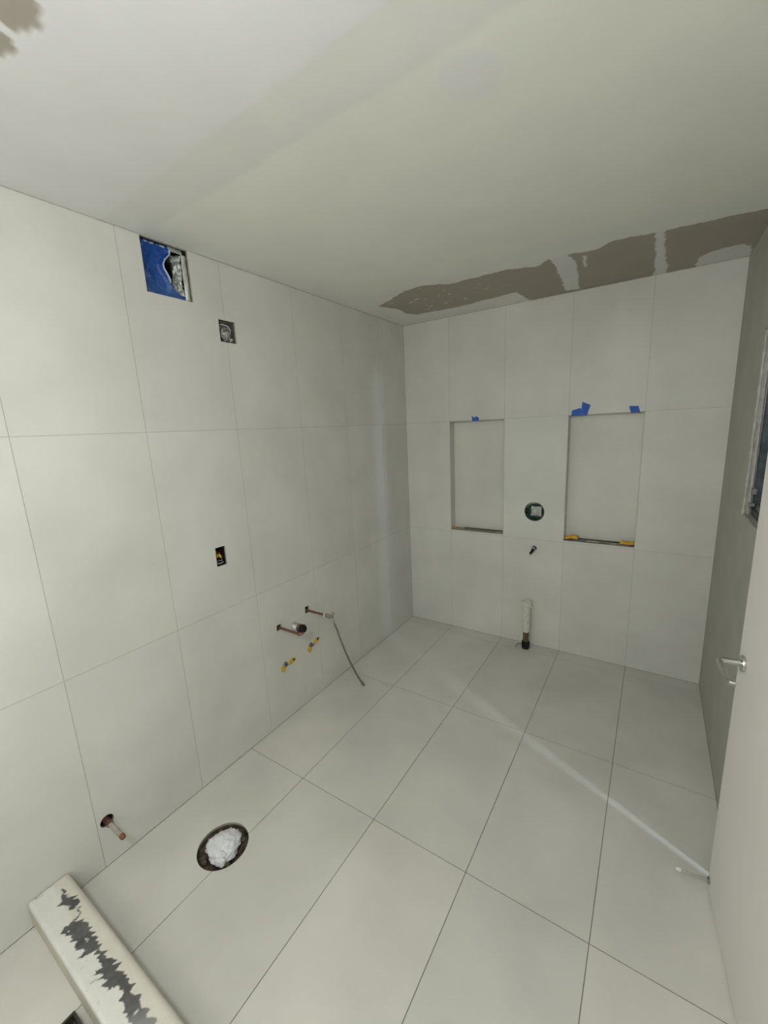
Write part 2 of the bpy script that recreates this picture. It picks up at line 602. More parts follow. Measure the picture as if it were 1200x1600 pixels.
# flecks of compound on the bare strip near the left end
fl = vnoise(gx, gy, 55, 21) * vnoise(gx, gy, 23, 31)
b = b * (1 - 0.8 * sst(0.56, 0.68, fl) * sst(1.1, 0.5, gx))
bc = np.maximum(sst(0.004, -0.004, sdf(wx, wy, corner1)), sst(0.004, -0.004, sdf(wx, wy, corner2)))
bare = np.maximum(b, bc)
# compound: band over the joint at y about -2.3, feathered band at -2.2, strip beside the bare board
e1 = -2.296 - 0.03 * (gx - 0.9) * 0.9 + 0.006 * fbm(gx, gy, 8, 41)
comp = sst(0.004, -0.004, gy - e1)
e2 = -2.135 - 0.02 * (gx - 0.9) + 0.02 * fbm(gx, gy, 5, 43)
feather = sst(0.012, -0.008, gy - e2) * (1 - comp)
dspot = np.hypot((gx - 1.388), (gy + 2.045) * 0.9) + 0.01 * fbm(gx, gy, 12, 47)
spot = sst(0.085, 0.06, dspot)
near = sst(-1.02, -0.80, gy + 0.05 * fbm(gx, gy, 4, 51)) * 0.75
left = sst(0.22, 0.06, gx + 0.05 * fbm(gx, gy, 4, 55)) * 0.5
white = np.clip(np.maximum.reduce([comp, 0.12 * feather, 0.75 * spot, near * 0.6, left, blobs]), 0, 1)
board = np.array([0.81, 0.822, 0.74])
plast = np.array([0.785, 0.785, 0.785])
raw = np.array([0.40, 0.36, 0.305])
band = sst(0.02, -0.01, gy - e2) * (1 - comp) * (1 - spot)
boardc = board * (1 - 0.065 * band[..., None]) + np.array([0.0, -0.006, 0.018]) * band[..., None]
colr = boardc + (plast - boardc) * white[..., None]
colr = colr + (raw - colr) * bare[..., None]
colr = colr * (1 + 0.03 * fbm(gx, gy, 3, 61)[..., None])
gz = H - 0.0010 * comp - 0.0007 * spot - 0.0004 * feather + 0.0008 * bare
nY, nX = gx.shape
verts = np.stack([gx, gy, gz], -1).reshape(-1, 3)
idx = np.arange(nY * nX).reshape(nY, nX)
faces = np.stack([idx[:-1, :-1], idx[:-1, 1:], idx[1:, 1:], idx[1:, :-1]], -1).reshape(-1, 4)
me = bpy.data.meshes.new('ceiling')
me.from_pydata(verts.tolist(), [], faces.tolist())
ca = me.color_attributes.new('Col', 'FLOAT_COLOR', 'POINT')
ca.data.foreach_set('color', np.concatenate([colr.reshape(-1, 3), np.ones((nY * nX, 1))], 1).astype(np.float32).ravel())
me.materials.append(M['ceiling'])
me.polygons.foreach_set('use_smooth', [True] * len(me.polygons))
ce = bpy.data.objects.new('ceiling', me)
COL.objects.link(ce)
struct(ce)
mb = MB()
mb.box((-0.16, YF - 0.1, H + 0.03), (W + T, 0.16, H + 0.06), 0)
struct(mb.build('ceiling_slab', M['paint']))
# hairline caulk joint where the ceiling meets the walls
mb = MB()
mb.box((-0.001, YF, H - 0.004), (0.0015, 0, H), 0)
mb.box((0, -0.0015, H - 0.004), (W, 0.001, H), 0)
mb.box((W - 0.0015, YF, H - 0.004), (W + 0.001, 0, H), 0)
struct(mb.build('trim_1', M['grout']))

# ------------------------------------------------------------------ window
win = empty('window_1', (W + 0.04, -1.06, WZ0), None or 'grey metal window set in a rough white plaster reveal behind the door', 'window')
win['kind'] = 'structure'
X0 = W + 0.030
mb = MB()
fw = 0.030
for a, b in (((X0, WY0, WZ0), (X0 + 0.05, WY1, WZ0 + fw)), ((X0, WY0, WZ1 - fw), (X0 + 0.05, WY1, WZ1)),
             ((X0, WY1 - fw, WZ0 + fw), (X0 + 0.05, WY1, WZ1 - fw)), ((X0, WY0, WZ0 + fw), (X0 + 0.05, WY0 + fw, WZ1 - fw))):
    mb.box(a, b)
mb.build('window_frame', M['sash'], win, bevel=0.002)
mb = MB()
mb.box((X0 + 0.008, -1.075, WZ0 + fw), (X0 + 0.045, -1.045, WZ1 - fw))
mb.box((X0 + 0.004, -1.04, WZ0 + fw), (X0 + 0.03, WY1 - fw - 0.004, WZ0 + fw + 0.028))
mb.build('sash', M['sash'], win, bevel=0.002)
mb = MB()
mb.box((X0 + 0.022, WY0 + fw, WZ0 + fw), (X0 + 0.027, WY1 - fw, WZ1 - fw))
mb.build('pane', M['glass'], win)
mb = MB()
mb.box((X0 - 0.012, WY1 - 0.050, WZ0 + 0.10), (X0 + 0.004, WY1 - 0.022, WZ0 + 0.125))
mb.box((X0 - 0.020, WY1 - 0.055, WZ0 + 0.045), (X0 + 0.002, WY1 - 0.030, WZ0 + 0.060))
mb.build('latch', M['steel'], win, bevel=0.001)
# rough plaster bead round the reveal
mb = MB()
random.seed(3)


def rough_bar(mb, p0, p1, r, n=40, amp=0.35):
    p0, p1 = Vector(p0), Vector(p1)
    pts, rad = [], []
    for i in range(n + 1):
        pts.append(p0.lerp(p1, i / n) + Vector([random.uniform(-1, 1) * r * amp * .5 for _ in range(3)]))
        rad.append(r * random.uniform(1 - amp, 1 + amp))
    mb.tube(pts, rad, 8)


rough_bar(mb, (W + 0.004, WY1, WZ0), (W + 0.004, WY1, WZ1), 0.006)
rough_bar(mb, (W + 0.004, WY0, WZ0), (W + 0.004, WY1 + 0.012, WZ0), 0.004)
rough_bar(mb, (W + 0.004, WY0, WZ1), (W + 0.004, WY1, WZ1), 0.006)
rough_bar(mb, (W + 0.020, WY1 - 0.006, WZ0), (W + 0.020, WY1 - 0.006, WZ1), 0.006)
mb.build('plaster_bead', M['plaster'], win, smooth='all')

# ------------------------------------------------------------------ door, open against the right wall
FE = Vector((2.112, -1.489, 0))
dh = Vector((0.085, -0.996, 0)).normalized()       # towards the hinge
dn = Vector((-dh.y, dh.x, 0)) * -1                  # out of the face, into the room
if dn.x > 0:
    dn = -dn
DM = Matrix((dh, -dn, Vector((0, 0, 1)))).transposed().to_4x4()
DM.translation = FE
door = empty('door_1', FE + dh * 0.4, 'pale painted flush door standing open along the right wall', 'door')
door['kind'] = 'structure'
mb = MB()
mb.box((0, 0, 0.006), (0.775, 0.034, 2.04), 0, M4=DM)
mb.build('door_leaf', M['door'], door, bevel=0.0015)
# lever handle
hc = FE + dh * 0.060 + Vector((0, 0, 0.975))
mb = MB()
mb.lathe(hc - dn * 0.0, dn, [(0, 0.0), (0, 0.026), (0.005, 0.027), (0.009, 0.0255), (0.010, 0.012), (0.012, 0.0)], 32)
ros = mb.build('door_handle', M['chrome'], door, smooth=True)
mb = MB()
neck = [hc + dn * 0.008, hc + dn * 0.050, hc + dn * 0.060 + dh * 0.002, hc + dn * 0.066 + dh * 0.008, hc + dn * 0.068 + dh * 0.016, hc + dn * 0.068 + dh * 0.13, hc + dn * 0.064 + dh * 0.137, hc + dn * 0.050 + dh * 0.139]
mb.tube(neck, [0.0095, 0.009, 0.0088, 0.0085, 0.008, 0.0075, 0.0075, 0.007], 20)
lev = mb.build('lever', M['chrome'], ros, smooth=True)
# door stop
sc = FE + dh * 0.016 + Vector((0, 0, 0.047))
mb = MB()
mb.lathe(sc, dn, [(0, 0), (0, 0.0135), (0.003, 0.0135), (0.006, 0.009), (0.008, 0.0)], 24)
st = mb.build('door_stop', M['steel'], door, smooth=True)
mb = MB()
mb.tube([sc + dn * 0.005, sc + dn * 0.092], 0.0035, 14)
mb.build('stop_rod', M['chrome'], st, smooth=True)
mb = MB()
mb.lathe(sc, dn, [(0.088, 0.0), (0.088, 0.0075), (0.094, 0.0085), (0.101, 0.0075), (0.105, 0.0045), (0.106, 0)], 20)
o = mb.build('stop_tip', M['white'], st, smooth=True)
o['label'] = 'white rubber tip'
# hinges at the hidden edge
for z in (0.25, 1.05, 1.85):
    mb = MB()
    p = FE + dh * 0.785 + Vector((0, 0, z))
    mb.tube([p, p + Vector((0, 0, 0.09))], 0.006, 12)
    mb.build('hinge', M['steel'], door, smooth=True)

# ------------------------------------------------------------------ exhaust duct opening in the left wall
Vy0, Vy1, Vz0, Vz1 = -2.127, -1.918, 2.379, 2.5925
vent = empty('exhaust_duct', (-0.06, (Vy0 + Vy1) / 2, Vz0), 'grey metal duct in the square wall opening just under the ceiling', 'duct')


def VP(u, v, d):
    return (d, Vy0 + u * (Vy1 - Vy0), Vz0 + v * (Vz1 - Vz0))


# round sleeve going back into the wall
mb = MB()
c = VP(0.66, 0.60, -0.115)
mb.lathe(c, (1, 0, 0), [(0.0, 0.055), (0.03, 0.054), (0.06, 0.056), (0.085, 0.058)], 32)
mb.build('sleeve', M['foil'], vent, smooth=True, solid=0.0015)


def edge(v):   # right edge of the blue film, as a fraction of the width
    K = [(0.0, 0.98), (0.08, 0.80), (0.2, 0.62), (0.4, 0.53), (0.54, 0.46), (0.62, 0.45), (0.72, 0.50), (0.85, 0.62), (0.92, 0.62), (1.0, 0.60)]
    for (a, b), (c_, d_) in zip(K, K[1:]):
        if a <= v <= c_:
            return b + (d_ - b) * (v - a) / (c_ - a)
    return 0.6


def rel(u, v, s, seed):
    return float(fbm(np.array(u), np.array(v), s, seed))


# crumpled grey collar on the right
mb = MB()
mb.grid(lambda u, v: VP(0.60 + 0.28 * u, 0.10 + 0.80 * v, -0.072 + 0.055 * u + 0.012 * rel(u, v, 7, 5) + 0.006 * rel(u, v, 19, 8)), 22, 40,
        keep=lambda u, v: math.hypot((0.60 + 0.28 * u - 0.60) / 0.16, (0.10 + 0.80 * v - 0.62) / 0.24) > 1 or u > 0.5)
mb.build('collar', M['foil'], vent, smooth='all', solid=0.001)
# the pale metal flange down the right side and across the top
mb = MB()
mb.grid(lambda u, v: VP(0.865 + 0.125 * u, 0.02 + 0.88 * v, -0.006 - 0.012 * abs(u - .5) + 0.003 * rel(u, v, 6, 3)), 6, 30)
mb.grid(lambda u, v: VP(0.60 + 0.30 * u, 0.90 + 0.095 * v, -0.008 - 0.006 * v + 0.003 * rel(u, v, 6, 4)), 16, 5)
mb.build('flange', M['galv'], vent, smooth='all', solid=0.001)
mb = MB()
mb.box(VP(0.0, 0.0, -0.1185), VP(1, 1, -0.1165))
mb.build('housing', M['cavity'], vent)


# the blue film
def bf(u, v):
    e = edge(v)
    uu = 0.015 + (e - 0.015) * u
    curl = 0.016 * max(0, (u - 0.8) / 0.2) ** 2 * (1 if 0.3 < v < 0.95 else 0.3)
    d = -0.020 - 0.018 * math.sin(math.pi * min(1, u * 1.0)) * math.sin(math.pi * v) + curl + 0.005 * rel(uu * 1.3, v, 5, 11) + 0.0025 * rel(uu, v * 2, 16, 13)
    vv = 0.012 + 0.975 * v + 0.012 * rel(u, 3.0, 6, 17) * (1 if v < .1 or v > .9 else 0)
    return VP(uu, vv, min(d, -0.002))


mb = MB()
mb.grid(bf, 46, 50, keep=lambda u, v: not (u + v * 1.2 < 0.13 or (u < 0.08 and v > 0.90)))
o = mb.build('masking_film', M['bfilm'], None, smooth='all', solid=0.0006)
me = o.data
ca = me.color_attributes.new('Col', 'FLOAT_COLOR', 'POINT')
co = np.array([v.co for v in me.vertices])
u_, v_ = (co[:, 1] - Vy0) / (Vy1 - Vy0), (co[:, 2] - Vz0) / (Vz1 - Vz0)
sm = sst(0.15, 0.6, fbm(u_ * 1.0, v_ * 0.8, 7, 71)) * 0.30 + 0.10 * sst(0.45, 0.1, v_)
sm = np.clip(sm, 0, 0.5)
ed = np.array([u_[i] > edge(min(max(v_[i], 0), 1)) - 0.016 for i in range(len(u_))]) & (v_ > .3) & (v_ < .95)
rim = (v_ > 0.95) & (fbm(u_, v_, 14, 77) > 0.1)
cc = np.array([0.003, 0.055, 0.27]) * (1 - sm[:, None]) + np.array([0.22, 0.33, 0.50]) * sm[:, None]
cc = np.where((ed | rim)[:, None], np.array([0.45, 0.52, 0.66]), cc)
ca.data.foreach_set('color', np.concatenate([cc, np.ones((len(cc), 1))], 1).astype(np.float32).ravel())
tag(o, 'crumpled blue masking film stuck over the square duct opening near the ceiling', 'film')

# ------------------------------------------------------------------ junction box stuffed with plastic
by0, by1, bz0, bz1 = -1.795, -1.700, 2.227, 2.330
jb = empty('junction_box', (-0.03, (by0 + by1) / 2, bz0), 'square metal junction box recessed in the left wall below the duct', 'electrical box')
mb = MB()
t = 0.003
mb.box((-0.06, by0 + 0.004, bz0 + 0.004), (-0.057, by1 - 0.004, bz1 - 0.004))
mb.box((-0.057, by0 + 0.004, bz0 + 0.004), (-0.012, by0 + 0.007, bz1 - 0.004))
mb.box((-0.057, by1 - 0.007, bz0 + 0.004), (-0.012, by1 - 0.004, bz1 - 0.004))
mb.box((-0.057, by0 + 0.007, bz0 + 0.004), (-0.012, by1 - 0.007, bz0 + 0.007))
mb.box((-0.057, by0 + 0.007, bz1 - 0.007), (-0.012, by1 - 0.007, bz1 - 0.004))
mb.build('box_body', M['steel'], jb)
mb = MB()
mb.tube([(-0.05, by0 + 0.015, bz1 - 0.02), (-0.02, by0 + 0.035, bz1 - 0.014), (-0.012, by0 + 0.06, bz1 - 0.022), (-0.02, by1 - 0.016, bz1 - 0.04), (-0.03, by1 - 0.014, bz0 + 0.03)], 0.0035, 10)
mb.build('cable', M['galv'], jb, smooth='all')


def crumple(mb, c, r, seed, amp=0.2, nu=36, nv=24, freq=3.2):
    def f(u, v):
        a, b = 2 * math.pi * u, math.pi * v
        x, y, z = math.sin(b) * math.cos(a), math.sin(b) * math.sin(a), math.cos(b)
        n = rel(x * 1.0 + 5, y + z * .7 + 5, freq, seed) + rel(y + 9, z - x * .6 + 9, freq * 1.7, seed + 3) * 0.8
        k = 1 + amp * n
        return (c[0] + r[0] * x * k, c[1] + r[1] * y * k, c[2] + r[2] * z * k)
    mb.grid(f, nu, nv)


mb = MB()
crumple(mb, (-0.024, by0 + 0.047, bz0 + 0.042), (0.020, 0.030, 0.036), 4, 0.22)
crumple(mb, (-0.020, by1 - 0.018, bz0 + 0.017), (0.012, 0.012, 0.012), 14, 0.25, 20, 14)
o = mb.build('plastic_wrap', M['wrap'], None, smooth='all')
tag(o, 'shiny crumpled plastic bundle stuffed inside the upper wall box', 'plastic')

# ------------------------------------------------------------------ outlet box with wires
oy0, oy1, oz0, oz1 = -1.975, -1.917, 1.117, 1.217
ob = empty('outlet_box', (-0.03, (oy0 + oy1) / 2, oz0), 'small black open outlet box with loose wires, midway up the left wall', 'electrical box')
mb = MB()
mb.box((-0.055, oy0 + 0.002, oz0 + 0.002), (-0.053, oy1 - 0.002, oz1 - 0.002))
mb.box((-0.053, oy0 + 0.002, oz0 + 0.002), (-0.008, oy0 + 0.004, oz1 - 0.002))
mb.box((-0.053, oy1 - 0.004, oz0 + 0.002), (-0.008, oy1 - 0.002, oz1 - 0.002))
mb.box((-0.053, oy0 + 0.004, oz0 + 0.002), (-0.008, oy1 - 0.004, oz0 + 0.004))
mb.box((-0.053, oy0 + 0.004, oz1 - 0.004), (-0.008, oy1 - 0.004, oz1 - 0.002))
mb.build('box_body', M['black'], ob)
for (y, z, mname, nm) in ((-1.953, 1.166, 'yellow', 'wire_nut'), (-1.936, 1.160, 'yellow', 'wire_nut')):
    mb = MB()
    mb.lathe((-0.034, y, z + 0.012), (0.7, 0, -0.7), [(0, 0), (0, 0.004), (0.012, 0.0065), (0.022, 0.007), (0.022, 0)], 12)
    q = mb.build(nm, M[mname], ob, smooth=True)
redm = mat('red_wire', (0.30, 0.03, 0.015), 0.5)
for k, (pp, mm) in enumerate((([(-0.05, -1.95, 1.20), (-0.03, -1.945, 1.185), (-0.025, -1.934, 1.178), (-0.032, -1.928, 1.165)], redm),
                              ([(-0.05, -1.94, 1.20), (-0.030, -1.955, 1.19), (-0.028, -1.955, 1.178)], M['yellow']),
                              ([(-0.045, -1.955, 1.13), (-0.022, -1.945, 1.142), (-0.018, -1.932, 1.136), (-0.03, -1.925, 1.15)], M['galv']),
                              ([(-0.045, -1.965, 1.128), (-0.015, -1.95, 1.127), (-0.015, -1.925, 1.129)], M['white']))):
    mb = MB()
    mb.tube(pp, 0.0022, 8)
    mb.build('wire', mm, ob, smooth='all')

# ------------------------------------------------------------------ copper stubs
# toilet supply
tp = empty('supply_stub', (0, -2.640, 0.203), 'capped dusty copper stub low on the left wall, near the floor drain opening', 'pipe')
mb = MB()
mb.tube([(-0.035, -2.640, 0.203), (0.032, -2.640, 0.203)], 0.0125, 20)
mb.build('collar', M['copper'], tp, smooth=True)
mb = MB()
mb.tube([(0.032, -2.640, 0.203), (0.06, -2.640, 0.203), (0.085, -2.640, 0.203), (0.128, -2.640, 0.203)], [0.0098, 0.0096, 0.0104, 0.0100], 20)
mb.build('pipe', M['dusty'], tp, smooth=True)
mb = MB()
mb.lathe((0.124, -2.640, 0.203), (1, 0, 0), [(0, 0.0106), (0.014, 0.0106), (0.018, 0.008), (0.018, 0.0)], 20)
o = mb.build('cap', M['copper_cut'], tp, smooth=True)
o['label'] = 'reddish copper cap'

# stub with the black cap
sp = empty('supply_stub', (0, -1.622, 0.622), 'bare copper stub with elbow end beside a black-ended coupling', 'pipe')
mb = MB()
mb.tube([(-0.035, -1.622, 0.622), (0.160, -1.622, 0.622)], 0.0075, 18)
mb.build('pipe', M['copper'], sp, smooth=True)
mb = MB()
mb.tube([(0.156, -1.622, 0.622), (0.170, -1.621, 0.621), (0.178, -1.616, 0.623), (0.180, -1.600, 0.630)], [0.010, 0.0105, 0.010, 0.009], 18)
mb.build('elbow', M['copper_cut'], sp, smooth='all')
cc0 = Vector((0.10, -1.594, 0.642))
mb = MB()
mb.lathe(cc0, (1, 0, 0), [(0.0, 0.026), (0.002, 0.028), (0.004, 0.026), (0.004, 0.0245), (0.0, 0.0245), (0.0, 0.026)], 28)
for k in range(4):
    mb.lathe(cc0 + Vector((0.008 + 0.008 * k, 0, 0)), (1, 0, 0), [(0.0, 0.0215), (0.002, 0.0235), (0.005, 0.0215)], 28)
mb.lathe(cc0, (1, 0, 0), [(0.002, 0.021), (0.042, 0.021)], 28)
mb.build('ribbed_sleeve', M['galv'], sp, smooth=True)
mb = MB()
mb.lathe(cc0, (1, 0, 0), [(0.040, 0.020), (0.040, 0.024), (0.060, 0.024), (0.060, 0.02)], 28)
mb.build('coupling', M['brass'], sp, smooth=True)
mb = MB()
mb.lathe(cc0, (1, 0, 0), [(0.058, 0.0), (0.058, 0.0255), (0.066, 0.027), (0.078, 0.0265), (0.086, 0.020), (0.088, 0.0)], 8)
mb.build('black_cap', M['black'], sp, smooth=True)

# valve stub with the braided hose
vp = empty('supply_valve', (0, -1.378, 0.633), 'copper stub ending in a small shut-off valve that feeds the braided hose', 'valve')
mb = MB()
mb.tube([(-0.035, -1.378, 0.633), (0.162, -1.378, 0.633)], 0.0075, 18)
mb.build('pipe', M['copper'], vp, smooth=True)
mb = MB()
mb.lathe((0.150, -1.378, 0.633), (1, 0, 0), [(0, 0.009), (0, 0.014), (0.010, 0.014), (0.010, 0.009)], 8)
o = mb.build('compression_nut', M['white'], vp, smooth=True)
mb = MB()
mb.lathe((0.160, -1.378, 0.633), (1, 0, 0), [(0, 0.0), (0, 0.0115), (0.010, 0.0125), (0.038, 0.0125), (0.046, 0.009), (0.056, 0.009), (0.056, 0)], 20)
mb.tube([(0.200, -1.378, 0.633), (0.214, -1.378, 0.633), (0.216, -1.379, 0.617)], 0.009, 14)
mb.build('valve_body', M['steel'], vp, smooth=True)
mb = MB()
mb.tube([(0.205, -1.378, 0.63), (0.212, -1.372, 0.650)], 0.003, 10)
mb.box((0.203, -1.381, 0.644), (0.222, -1.365, 0.662))
mb.build('valve_knob', M['dusty'], vp, smooth=True, bevel=0.001)

hs = empty('braided_hose', (0.225, -1.38, 0.0), 'thin grey braided hose hanging from the valve to the floor', 'hose')
P0 = [(0.218, -1.381, 0.622), (0.222, -1.368, 0.575), (0.225, -1.353, 0.534), (0.226, -1.319, 0.429), (0.227, -1.262, 0.283), (0.228, -1.197, 0.143), (0.228, -1.150, 0.055), (0.230, -1.125, 0.012)]


def smooth_pts(P, n=8):
    P = [Vector(p) for p in P]
    out = []
    for i in range(len(P) - 1):
        a, b, c_, d_ = P[max(i - 1, 0)], P[i], P[i + 1], P[min(i + 2, len(P) - 1)]
        for k in range(n):
            t_ = k / n
            out.append(0.5 * ((2 * b) + (c_ - a) * t_ + (2 * a - 5 * b + 4 * c_ - d_) * t_ ** 2 + (3 * b - a - 3 * c_ + d_) * t_ ** 3))
    out.append(P[-1])
    return out


HP = smooth_pts(P0, 12)
mb = MB()
mb.tube(HP, [0.0066 + 0.0006 * (i % 2) for i in range(len(HP))], 14)
mb.build('hose', M['braid'], hs, smooth='all')
mb = MB()
mb.tube([HP[0] + Vector((-0.001, -0.002, 0.008)), HP[0], HP[8]], [0.008, 0.008, 0.007], 8)
mb.build('hose_nut', M['galv'], hs, smooth=True)
mb = MB()
e0, e1_ = HP[-14], HP[-1]
mb.tube([e0, e0.lerp(e1_, .35), e0.lerp(e1_, .36), e0.lerp(e1_, 0.97)], [0.0078, 0.0078, 0.0105, 0.0105], 8)
mb.build('end_nut', M['steel'], hs, smooth=True)

# ------------------------------------------------------------------ yellow bracket fittings
def ear_bracket(y, z, ang, label, dst=0.05):
    e = empty('pipe_bracket', (0, y, z), label, 'bracket', 'yellow brackets on the left wall')
    a = math.radians(ang)
    du, dv = math.cos(a), math.sin(a)

    def Q(s, t_, d):
        return (d, y + s * du - t_ * dv, z + s * dv + t_ * du)

    def ear(cs, ct, rs, rt, nm):
        m_ = MB()
        N = 24
        ring = [(cs + rs * math.cos(2 * math.pi * k / N), ct + rt * math.sin(2 * math.pi * k / N)) for k in range(N)]
        m_.face([Q(*q, 0.007) for q in ring])
        for k in range(N):
            p, q = ring[k], ring[(k + 1) % N]
            m_.face([Q(*p, 0.0005), Q(*q, 0.0005), Q(*q, 0.007), Q(*p, 0.007)])
        return m_.build(nm, M['yellow'], e)
    ear(-0.022, -0.019, 0.018, 0.021, 'ear')
    ear(0.052, -0.003, 0.030, 0.015, 'ear')
    m_ = MB()
    m_.lathe(Q(-0.002, 0.0, -0.02), (1, 0, 0), [(0, 0.008), (0.030, 0.009), (0.030, 0.0115), (0.024, 0.0125), (0.0, 0.0125)], 20)
    m_.lathe(Q(-0.002, 0.0, 0.002), (1, 0, 0), [(0, 0.008), (0, 0.0)], 20)
    m_.build('pipe_end', M['steel'], e, smooth=True)
    m_ = MB()
    m_.box((0.0005, y - 0.010, z - 0.017), (0.004, y + 0.034, z - 0.008))
    m_.build('clip', M['dusty'], e)
    m_ = MB()
    m_.lathe(Q(0.064, 0.0, 0.006), (1, 0, 0), [(0, 0.0075), (0.0025, 0.007), (0.003, 0.0)], 16)
    m_.build('screw', M['black'], e, smooth=True)
    return e


ear_bracket(-1.602, 0.366, 0, 'yellow eared fitting on left wall, lower and nearer of the two')
ear_bracket(-1.372, 0.383, 14, 'yellow eared fitting on left wall, the one just below the black cap')

# ------------------------------------------------------------------ floor opening and bag
fl_ = empty('floor_flange', (0.352, -2.357, -0.05), 'round rough brown pipe opening cut through the floor tiles', 'flange')
mb = MB()
random.seed(11)


def ringpt(u, v):
    a = 2 * math.pi * u
    r = 0.056 + 0.049 * v
    return (0.352 + r * math.cos(a), -2.357 + r * math.sin(a), -0.046 + 0.018 * v + 0.014 * rel(math.cos(a) * 2 + 5, math.sin(a) * 2 + v + 5, 5, 23))


mb.grid(ringpt, 64, 8)
mb.build('mortar_bed', M['rubble'], fl_, smooth='all')
mb = MB()
mb.lathe((0.352, -2.357, -0.055), (0, 0, 1), [(0, 0.060), (0.030, 0.060), (0.034, 0.056), (0.034, 0.050), (0.0, 0.050)], 40)
mb.build('pipe_ring', M['black'], fl_, smooth=True)
for a in (150, 335, 20, 60, 255):
    mb = MB()
    x_, y_ = 0.352 + 0.085 * math.cos(math.radians(a)), -2.357 + 0.085 * math.sin(math.radians(a))
    crumple(mb, (x_, y_, -0.018), (0.014, 0.011, 0.012), a, 0.4, 14, 10)
    mb.build('rubble_chip', M['rubble'], fl_, smooth='all')
mb = MB()
crumple(mb, (0.346, -2.352, -0.012), (0.070, 0.074, 0.036), 31, 0.20, 72, 44, 2.6)
crumple(mb, (0.385, -2.392, -0.012), (0.034, 0.030, 0.026), 37, 0.25, 36, 24, 2.8)
crumple(mb, (0.310, -2.375, -0.010), (0.036, 0.034, 0.026), 39, 0.25, 36, 24, 2.8)
o = mb.build('plastic_bag', M['bag'], None, smooth='all')
tag(o, 'crumpled white plastic bag plugging the round floor opening', 'bag')

# ------------------------------------------------------------------ plaster covered board at lower left
nx_, ny_ = 760, 44
BX0, BX1, BY0, BY1, BZ = 0.004, 1.45, -2.925, -2.793, 0.110
mark = [(0.049, -2.828), (0.089, -2.828), (0.109, -2.829), (0.11, -2.819), (0.138, -2.818), (0.164, -2.825), (0.187, -2.831), (0.211, -2.835), (0.225, -2.848), (0.237, -2.834), (0.294, -2.835), (0.309, -2.846), (0.333, -2.832), (0.375, -2.832), (0.396, -2.838), (0.422, -2.836), (0.461, -2.835), (0.516, -2.832), (0.542, -2.831), (0.584, -2.838), (0.64, -2.835), (0.673, -2.842), (0.80, -2.845), (0.95, -2.85), (0.95, -2.880), (0.80, -2.885), (0.68, -2.881), (0.648, -2.874), (0.623, -2.879), (0.614, -2.869), (0.586, -2.869), (0.574, -2.858), (0.543, -2.859), (0.528, -2.882), (0.503, -2.878), (0.483, -2.872), (0.457, -2.888), (0.445, -2.881), (0.454, -2.865), (0.415, -2.858), (0.392, -2.857), (0.389, -2.842), (0.377, -2.863), (0.358, -2.891), (0.349, -2.877), (0.316, -2.89), (0.302, -2.879), (0.275, -2.887), (0.225, -2.889), (0.212, -2.88), (0.218, -2.858), (0.206, -2.838), (0.179, -2.839), (0.151, -2.853), (0.106, -2.864), (0.103, -2.849), (0.081, -2.849), (0.081, -2.836), (0.058, -2.836)]
# cross-section: bottom left, up, rounded, across, rounded, down (fraction along perimeter)
sec = []
R_ = 0.011
sec.append((BY0 + 0.002, 0.001))
sec.append((BY0, 0.02))
sec.append((BY0, 0.05))
sec.append((BY0, 0.08))
for k in range(7):
    a = math.pi - k / 6 * math.pi / 2
    sec.append((BY0 + R_ + R_ * math.cos(a), BZ - R_ + R_ * math.sin(a)))
for k in range(1, 34):
    sec.append((BY0 + R_ + (BY1 - BY0 - R_ - 0.022) * k / 34, BZ))
for k in range(9):
    a = math.pi / 2 - k / 8 * math.pi / 2
    sec.append((BY1 - 0.022 + 0.022 * math.cos(a), BZ - 0.016 + 0.016 * math.sin(a)))
sec += [(BY1, 0.06), (BY1, 0.03), (BY1 - 0.002, 0.001)]
sec = np.array(sec)
xs_ = np.linspace(BX0, BX1, nx_)
gx, gi = np.meshgrid(xs_, np.arange(len(sec)), indexing='ij')
gy = sec[gi, 0]
gz = sec[gi, 1]
top = (gz > BZ - 0.004)
gz = gz + np.where(gz > 0.05, 0.0012 * fbm(gx, gy, 40, 81) + 0.0018 * fbm(gx, gy, 9, 83), 0)
# ragged far end
gx = np.where(gx < BX0 + 0.06, gx + np.clip(0.02 * fbm(gy, gz, 25, 85), -0.0, 0.02) * (1 - (gx - BX0) / 0.06), gx)
tx = gx + 0.010 * fbm(gy * 6, gx * 0.8, 22, 87)          # brush strokes run across the board
sl_ = gx - 0.55 * gy
ty = gy + 0.0125 * (vnoise(sl_, gy * 0.12, 115, 88) - 0.5) * 2 + 0.004 * fbm(gx, gy, 50, 89)
tx = tx + 0.006 * (vnoise(sl_, gy, 60, 90) - 0.5)
sd = sdf(tx, ty, mark)
dk = sst(0.0012, -0.0018, sd) * top
hol = sst(0.50, 0.62, fbm(gx * 1.2, gy, 42, 91))
dk = dk * (1 - 0.85 * hol)
fade = sst(0.60, 0.72, gx)
creamy = np.array([0.66, 0.63, 0.55])
whitey = np.array([0.72, 0.72, 0.67])
mixw = sst(-2.84, -2.86, gy + 0.012 * fbm(gx, gy, 8, 93))
base = creamy + (whitey - creamy) * mixw[..., None]
base = base * (1 + 0.06 * fbm(gx, gy, 14, 95)[..., None])
